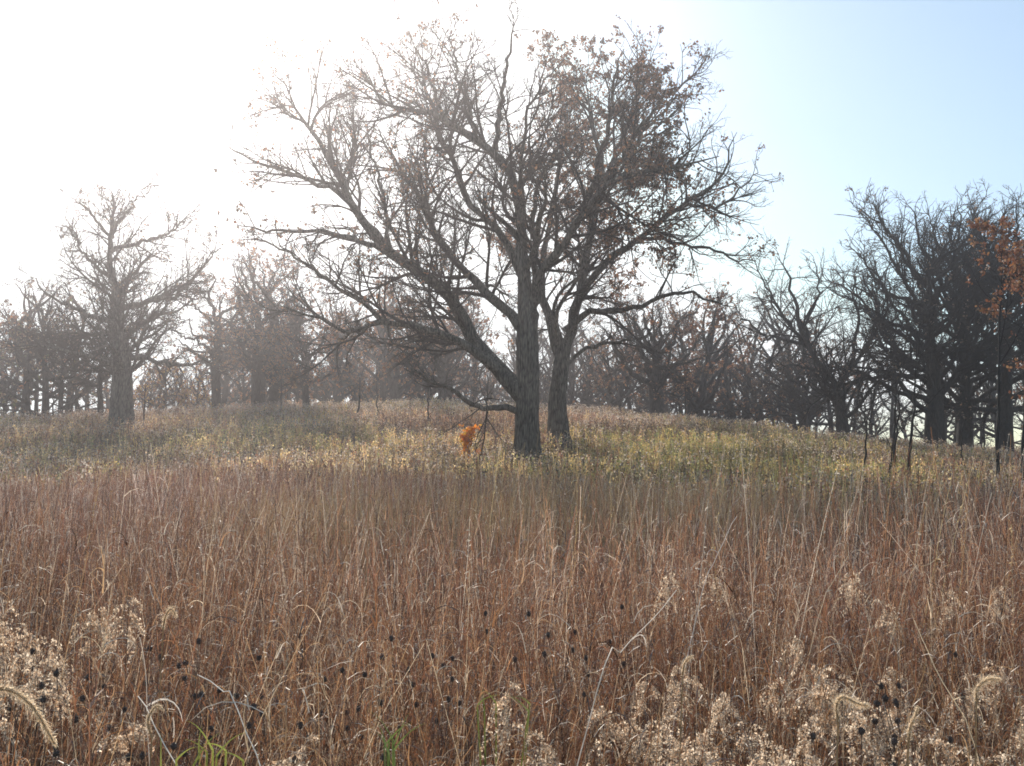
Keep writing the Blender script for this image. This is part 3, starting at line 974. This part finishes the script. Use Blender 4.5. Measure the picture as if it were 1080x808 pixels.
ribbons(G, P, W, norm(np.stack([rng.normal(0, .5, n), np.ones(n), np.zeros(n)], 1)), cc)
idx = np.repeat(np.arange(n), 7); m_ = len(idx)
t = rng.uniform(.15, 1, m_) * 3; i = np.minimum(t.astype(int), 2); w = (t - i)[:, None]
pt = P[idx, i] * (1 - w) + P[idx, i + 1] * w + rng.normal(0, .055, (m_, 3))
leaves(G, pt, .072, cc[idx] * rng.uniform(.8, 1.3, (m_, 1)), hang=0)
tag(link('hillside_grass', G.mesh('hillside_grass', WEED)), 'green gold and tan weeds covering the hillside below the trees', 'weeds', kind='stuff')

# pale seed fluff over the hillside weeds
G = Geo()
top = P[:, -1]
pf = np.clip(.30 + .3 * patch(x, y, .5, 30) + .35 * (y > 46), .05, .9) * (1 - .6 * green)
sel = np.nonzero(rng.random(n) < pf)[0]
idx = np.repeat(sel, 7)
pt = top[idx] + rng.normal(0, .06, (len(idx), 3)) * np.array([1, 1, .8])
flecks(G, pt, .035, pickc(np.array([(.50, .40, .33), (.42, .32, .26), (.58, .48, .40)]), len(idx)), elong=1.6)
tag(link('seed_heads', G.mesh('seed_heads', FLUFF)), 'pale fluffy seed heads drifting over the hillside weeds', 'weeds', kind='stuff')

# ------------------------------------------------------------------ single plants of the foreground
def spot(px, py, Y_):
    """ground spot and plant height so that the top stands at that height"""
    t = at(px, py, Y_)
    g = float(ground_z(t[0], t[1]))
    return t[0], t[1], g, t[2] - g


def make_goldenrod(seed):
    r = np.random.default_rng(seed)
    root = empty('goldenrod', (0, 0, 0))
    P = grow(np.zeros((1, 3)), np.array([[r.normal(0, .06), r.normal(0, .06), 1]]), np.array([1.0]), 12, .02, 0, r=r)
    G = Geo(); tubes(G, P, np.linspace(.0028, .0012, 12)[None], 5, col=np.array([[.22, .13, .09]]))
    # dry leaves on the stem
    m = 22; t = r.uniform(.25, .85, m) * 11; i = t.astype(int)
    st = P[0, i]
    az = r.uniform(0, 6.28, m)
    dd = np.stack([np.cos(az), np.sin(az), r.uniform(.2, .8, m)], 1)
    LP = grow(st, dd, r.uniform(.03, .07, m), 5, .15, 0, droop=1.2, r=r)
    ribbons(G, LP, np.full((m, 1), .005) * np.linspace(1, .2, 5)[None], norm(np.cross(dd, np.array([0, 0, 1.])) + .3 * r.normal(0, 1, (m, 3))), pickc(PAL_RED, m, r))
    stem = link('stem', G.mesh('stem', GRASS), root)
    # recurved side sprays with fluff along their upper side
    nb = 14
    t = r.uniform(.87, 1.0, nb) * 11; i = np.minimum(t.astype(int), 10); w = (t - i)[:, None]
    st = P[0, i] * (1 - w) + P[0, i + 1] * w
    az = r.uniform(0, 6.28, nb); 
    lean_ = r.uniform(0, 6.28)
    dd = np.stack([np.cos(az) + .6 * math.cos(lean_), np.sin(az) + .6 * math.sin(lean_), r.uniform(.3, 1.0, nb)], 1)
    ln = r.uniform(.05, .12, nb) * (1.35 - (t / 11 - .87) * 4)
    B = grow(st, dd, ln, 7, .06, 0, droop=1.1, r=r)
    G = Geo(); tubes(G, B, np.full((nb, 7), .0008), 3, col=np.full((nb, 3), .3))
    idx = np.repeat(np.arange(nb), 48)
    tt = r.uniform(.15, 1, len(idx)) * 6; j = np.minimum(tt.astype(int), 5); w = (tt - j)[:, None]
    pt = B[idx, j] * (1 - w) + B[idx, j + 1] * w + r.normal(0, .0045, (len(idx), 3))
    cl = np.array([(.80, .62, .45), (.68, .50, .35), (.90, .75, .58), (.50, .33, .21)])
    flecks(G, pt, .0052, pickc(cl, len(idx), r), r, 1.7)
    # fine bristles
    idx = np.repeat(np.arange(nb), 22)
    tt = r.uniform(.15, 1, len(idx)) * 6; j = np.minimum(tt.astype(int), 5)
    pt = B[idx, j] + r.normal(0, .003, (len(idx), 3))
    HP = grow(pt, r.normal(0, 1, (len(idx), 3)), np.full(len(idx), .011), 2, 0, 0, r=r)
    ribbons(G, HP, np.full((len(idx), 2), .0006), norm(r.normal(0, 1, (len(idx), 3))), pickc(cl, len(idx), r))
    link('seed_plume', G.mesh('seed_plume', FLUFF), root)
    return root


gold_protos = [make_goldenrod(300 + i) for i in range(5)]
gu = set()
gz_zones = [
    ((640, 1085), (692, 815), (2.1, 3.4), 42, 'goldenrods at lower right', 'goldenrod gone to pale fluffy seed in the bottom right corner of the field'),
    ((-10, 125), (632, 705), (2.6, 3.6), 10, 'goldenrods at lower left', 'pale fluffy goldenrod at the left edge above the arching foxtail'),
    ((700, 1070), (600, 665), (3.2, 4.6), 8, 'goldenrods at right', 'smaller pale goldenrod in the red grass behind the bottom right drift'),
    ((0, 620), (700, 815), (2.1, 3.0), 6, 'goldenrods at bottom', 'lone dull goldenrod among the dark seed heads along the bottom'),
]
for (xr, yr, dr, n, grp, lab) in gz_zones:
    for i in range(n):
        px = rng.uniform(*xr); py = rng.uniform(*yr)
        Y_ = np.interp(py, yr, (dr[1], dr[0])) * rng.uniform(.92, 1.08)
        x, y, g, h = spot(px, py, Y_)
        k = int(rng.integers(0, 5))
        if k not in gu: o = gold_protos[k]; gu.add(k)
        else: o = copy_tree(gold_protos[k])
        o.location = (x, y, g); o.rotation_euler = (0, 0, rng.uniform(0, 6.28))
        s = rng.uniform(.65, 1.0)
        o.scale = (s, s, h)
        tag(o, lab, 'goldenrod', grp)


def make_coneflower(seed):
    r = np.random.default_rng(seed)
    root = empty('coneflower', (0, 0, 0))
    P = grow(np.zeros((1, 3)), np.array([[r.normal(0, .08), r.normal(0, .08), 1]]), np.array([1.0]), 12, .02, 0, r=r)
    G = Geo(); tubes(G, P, np.linspace(.0016, .0010, 12)[None], 5, col=np.array([[.14, .09, .07]]))
    nb = r.integers(0, 3)
    heads = [P[0, -1]]
    for _ in range(nb):
        st = P[0, int(r.integers(8, 11))]
        az = r.uniform(0, 6.28)
        Q = grow(st[None], np.array([[math.cos(az) * .5, math.sin(az) * .5, 1]]), np.array([r.uniform(.06, .16)]), 6, .03, .05, r=r)
        tubes(G, Q, np.full((1, 6), .0012), 4, col=np.array([[.09, .055, .045]]))
        heads.append(Q[0, -1])
    link('stem', G.mesh('stem', DARKHEAD), root)
    for hpos in heads:
        G = Geo()
        nu, nv = 14, 9
        th = np.linspace(0, math.pi, nv)[:, None]; ph = np.arange(nu)[None] * 2 * math.pi / nu
        rr = .0072 * (1 + .16 * r.normal(0, 1, (nv, nu)))
        v = np.stack([rr * np.sin(th) * np.cos(ph), rr * np.sin(th) * np.sin(ph), rr * 1.1 * np.cos(th) * np.ones_like(ph)], -1).reshape(-1, 3) + hpos
        i = np.arange(nv - 1)[:, None] * nu; s = np.arange(nu)[None]; s2 = (s + 1) % nu
        G.add(v, quads=np.stack([i + s, i + s2, i + nu + s2, i + nu + s], -1).reshape(-1, 4), col=np.array([.075, .048, .042]))
        nbz = 120
        dd = norm(r.normal(0, 1, (nbz, 3)))
        HP = grow(hpos + dd * .0068, dd, np.full(nbz, .0035), 2, 0, 0, r=r)
        ribbons(G, HP, np.full((nbz, 2), .0011), norm(r.normal(0, 1, (nbz, 3))), pickc(np.array([(.12, .08, .065), (.22, .15, .11)]), nbz, r))
        link('seed_head', G.mesh('seed_head', DARKHEAD), root)
    return root


cone_protos = [make_coneflower(400 + i) for i in range(4)]
cu = set()
cz = [
    ((110, 260), (655, 800), (2.2, 3.4), 18, 'coneflowers at left', 'dark round coneflower seed head on a bare stem in the lower left'),
    ((265, 420), (680, 800), (2.2, 3.2), 7, 'coneflowers left of centre', 'dark coneflower seed head between the green tuft and the bottom centre'),
    ((430, 500), (632, 770), (2.4, 3.6), 10, 'coneflowers at centre', 'dark coneflower seed head in the bottom centre cluster'),
    ((540, 640), (640, 760), (2.6, 3.6), 6, 'coneflowers right of centre', 'dark coneflower seed head beside the pale slanting stalk'),
    ((880, 1075), (660, 800), (2.2, 3.2), 10, 'coneflowers at right', 'dark coneflower seed head among the goldenrod on the right'),
    ((0, 110), (690, 800), (2.2, 2.8), 6, 'coneflowers at far left', 'dark coneflower seed head behind the arching foxtail at far left'),
]
for (xr, yr, dr, n, grp, lab) in cz:
    for i in range(n):
        px = rng.uniform(*xr); py = rng.uniform(*yr)
        Y_ = np.interp(py, yr, (dr[1], dr[0])) * rng.uniform(.95, 1.05)
        x, y, g, h = spot(px, py, Y_)
        k = int(rng.integers(0, 4))
        if k not in cu: o = cone_protos[k]; cu.add(k)
        else: o = copy_tree(cone_protos[k])
        o.location = (x, y, g); o.rotation_euler = (0, 0, rng.uniform(0, 6.28))
        s = rng.uniform(.65, 1.05)
        o.scale = (s, s, h)
        tag(o, lab, 'coneflower', grp)


def foxtail(px_pts, Y_, lab, seed, hair=.022, dens=900, col=(.85, .68, .48)):
    """bristly arching grass head on its stalk"""
    r = np.random.default_rng(seed)
    hp = [at(px, py, Y_) for px, py in px_pts]
    g = float(ground_z(hp[0][0], hp[0][1]))
    base = np.array([hp[0][0] - .02, Y_ + .03, g])
    root = empty('foxtail_grass', base); tag(root, lab, 'grass')
    SP, _ = resample([base, (base + hp[0]) / 2 + np.array([-.01, 0, 0]), hp[0]], 12)
    G = Geo(); tubes(G, SP[None], np.full((1, 12), .0016), 5, col=np.array([[.42, .30, .18]]))
    link('stem', G.mesh('stem', GRASS, origin=base), root)
    H, ln = resample(hp, 16)
    G = Geo(); tubes(G, H[None], np.linspace(.003, .001, 16)[None], 5, col=np.array([[.45, .34, .22]]))
    m = dens
    t = r.random(m) * 15; i = np.minimum(t.astype(int), 14); w = (t - i)[:, None]
    st = H[i] * (1 - w) + H[i + 1] * w
    T = norm(H[i + 1] - H[i])
    dd = norm(T * .7 + r.normal(0, .55, (m, 3)))
    dd = norm(dd + T * .5)
    HP = grow(st, dd, hair * .8 * r.uniform(.3, 1.5, m) * np.interp(t, [0, 3, 11, 15], [.45, 1, .9, .4]), 4, .06, 0, droop=.3, r=r)
    ribbons(G, HP, np.full((m, 1), .00055) * np.linspace(1, .3, 4)[None], norm(r.normal(0, 1, (m, 3))), np.array([col]) * r.uniform(.7, 1.25, (m, 1)))
    flecks(G, (st + r.normal(0, .002, (m, 3)))[::3], .002, np.array([col]) * r.uniform(.8, 1.1, (m, 1))[::3], r)
    link('seed_head', G.mesh('seed_head', FLUFF, origin=base), root)


foxtail([(-14, 732), (2, 726), (20, 732), (38, 750), (58, 785)], 1.35, 'large arching bristly foxtail head glowing at the bottom left corner', 501, .017, 1000)
foxtail([(172, 664), (174, 652), (180, 642), (186, 650)], 2.6, 'small upright feathery grass head at the left, above the dark coneflowers', 502, .02, 500)
foxtail([(160, 778), (156, 760), (164, 745), (172, 748)], 2.1, 'small tan foxtail head near the white curled blade at lower left', 503, .016, 500)
foxtail([(1030, 740), (1030, 728), (1040, 717), (1054, 716)], 2.0, 'hooked tan foxtail head at the far right above the goldenrods', 504, .02, 700)
foxtail([(884, 760), (882, 745), (888, 735), (905, 742), (915, 744)], 1.9, 'tufted tan foxtail head in the middle of the goldenrods', 505, .022, 700)
foxtail([(958, 784), (960, 768), (966, 752), (968, 745)], 1.8, 'upright brush like foxtail head at the bottom right', 506, .012, 600)
foxtail([(720, 712), (722, 700), (727, 694), (731, 692)], 2.3, 'small tan foxtail head at the left end of the goldenrod drift', 507, .014, 400)
foxtail([(388, 560), (389, 530), (390, 500), (391, 478)], 5.0, 'tall straight narrow grass head standing above the left of centre', 508, .012, 500, (.36, .22, .15))


def stalk(pts, Y0, Y1, w, lab, seed, leaves_n=3, col=(.62, .54, .46), name='dry_stalk'):
    r = np.random.default_rng(seed)
    n = len(pts)
    p3 = [at(px, py, Y0 + (Y1 - Y0) * i / (n - 1)) for i, (px, py) in enumerate(pts)]
    low = min(p3, key=lambda q: q[2])
    g = float(ground_z(low[0], low[1]))
    if low is p3[-1]: p3 = p3[::-1]
    dv = p3[0] - p3[min(2, n - 1)]
    k_ = min((p3[0][2] - g) / max(-dv[2], .02), .8 / max(math.hypot(dv[0], dv[1]), .01))
    foot = np.array([p3[0][0] + dv[0] * k_ * .8, p3[0][1] + dv[1] * k_ * .8, g])
    p3 = [foot, foot * .45 + p3[0] * .55 + np.array([dv[0], dv[1], 0]) * .25 * k_ * .3] + p3
    root = empty(name, foot); tag(root, lab, 'stalk')
    P, ln = resample(p3, 26)
    P[1:] += r.normal(0, .0012, (25, 3))
    G = Geo(); tubes(G, P[None], np.linspace(w * .36, w * .2, 26)[None], 5, col=np.array([col]) * 1.25)
    link('stem', G.mesh('stem', GRASS, smooth=True, origin=foot), root)
    for j in range(leaves_n):
        i = int(r.integers(10, 24))
        az = r.uniform(0, 6.28)
        dd = np.array([[math.cos(az), math.sin(az) * .5, .7]])
        Q = grow(P[i][None], dd, np.array([r.uniform(.05, .13)]), 8, .12, 0, droop=1.2, r=r)
        G = Geo(); ribbons(G, Q, np.linspace(.006, .001, 8)[None], norm(r.normal(0, 1, (1, 3))), np.array([col]))
        link('leaf', G.mesh('leaf', GRASS, origin=foot), root)


stalk([(636, 704), (655, 688), (680, 662), (700, 640), (714, 622)], 2.4, 2.9, .0055, 'long pale slanting broken stalk right of the bottom centre', 601, 1, (.66, .58, .50))
stalk([(964, 655), (980, 690), (1000, 730), (1026, 782)], 2.6, 2.2, .0045, 'thin bright tan stalk slanting down to the right at lower right', 602, 2, (.70, .56, .38))
stalk([(867, 640), (880, 612), (895, 585)], 3.6, 3.8, .006, 'pale thick stem leaning right above the goldenrods', 603, 2, (.62, .50, .36))
stalk([(958, 610), (980, 596), (998, 578)], 4.0, 4.3, .006, 'bent tan stem pointing up right near the right edge', 604, 1, (.60, .48, .34))
stalk([(741, 622), (752, 596), (766, 565), (776, 545)], 4.0, 4.4, .007, 'silvery bent leaf stalk right of centre among the red grass', 605, 2, (.66, .58, .52))
stalk([(209, 712), (222, 718), (236, 730), (247, 740)], 2.5, 2.4, .006, 'bright white curled grass blade at lower left, right of the cone heads', 606, 0, (.75, .70, .64))
stalk([(147, 672), (152, 690), (154, 712), (154, 736)], 2.6, 2.6, .005, 'pale twisted upright blade left of the white curled blade', 607, 1, (.7, .62, .54))
stalk([(146, 734), (156, 744), (163, 765)], 2.2, 2.2, .006, 'short white curled blade beside the small foxtail', 608, 0, (.75, .70, .64))
stalk([(985, 600), (992, 560), (1000, 520), (1004, 500)], 4.6, 4.8, .006, 'tall golden stem standing at the right above the red grass', 609, 2, (.60, .46, .26))
stalk([(1030, 590), (1040, 545), (1046, 520)], 4.4, 4.5, .006, 'tall pale stem near the right edge beside the golden stem', 610, 2, (.60, .50, .40))


def green_tuft(px, py, Y_, n, ln, lab, seed, col):
    r = np.random.default_rng(seed)
    x, y, g, h = spot(px, py, Y_)
    root = empty('green_tuft', (x, y, g)); tag(root, lab, 'grass tuft')
    base = np.array([x, y, g])
    foot = np.tile(base, (n, 1)) + r.normal(0, .015, (n, 3)) * np.array([1, 1, 0])
    ln_low = max(h - ln * .5, .1)
    S = grow(foot, np.stack([r.normal(0, .03, n), r.normal(0, .03, n), np.ones(n)], 1), np.full(n, ln_low), 6, .01, 0, r=r)
    G = Geo()
    C = col * r.uniform(.75, 1.3, (n, 1))
    ribbons(G, S, np.full((n, 6), .004), norm(np.stack([r.normal(0, .4, n), np.ones(n), np.zeros(n)], 1)), C * .7)
    link('stem', G.mesh('stem', WEED, origin=base), root)
    az = r.uniform(-.6, math.pi + .6, n)
    d = np.stack([np.cos(az) * .9, np.sin(az) * .2 - .1, np.full(n, .9)], 1)
    B = grow(S[:, -1], d, ln * r.uniform(.6, 1.2, n), 9, .03, 0, droop=.22, r=r)
    sdv = norm(np.stack([r.normal(0, .4, n), np.ones(n), r.normal(0, .4, n)], 1))
    for j in range(n):
        G = Geo(); ribbons(G, B[j:j + 1], .0042 * np.linspace(1, .1, 9)[None], sdv[j:j + 1], C[j:j + 1])
        link('blade', G.mesh('blade', WEED, origin=base), root)


green_tuft(225, 775, 2.0, 9, .075, 'bright yellow green grass tuft at the lower left among dark coneflowers', 701, np.array([[.26, .27, .06]]))
green_tuft(420, 770, 2.3, 7, .08, 'small green grass tuft near the bottom centre, left of the dark seed stems', 702, np.array([[.13, .17, .045]]))
green_tuft(522, 730, 2.6, 5, .06, 'tiny green blades in the red grass just right of bottom centre', 703, np.array([[.17, .19, .05]]))

# ------------------------------------------------------------------ render look
scene.view_settings.view_transform = 'Standard'
scene.view_settings.look = 'None'
scene.view_settings.exposure = 0
c = scene.cycles
c.max_bounces = 6; c.diffuse_bounces = 3; c.transmission_bounces = 4; c.transparent_max_bounces = 8
c.volume_bounces = 0
c.use_denoising = True
c.filter_width = 1.7
c.sample_clamp_indirect = 4
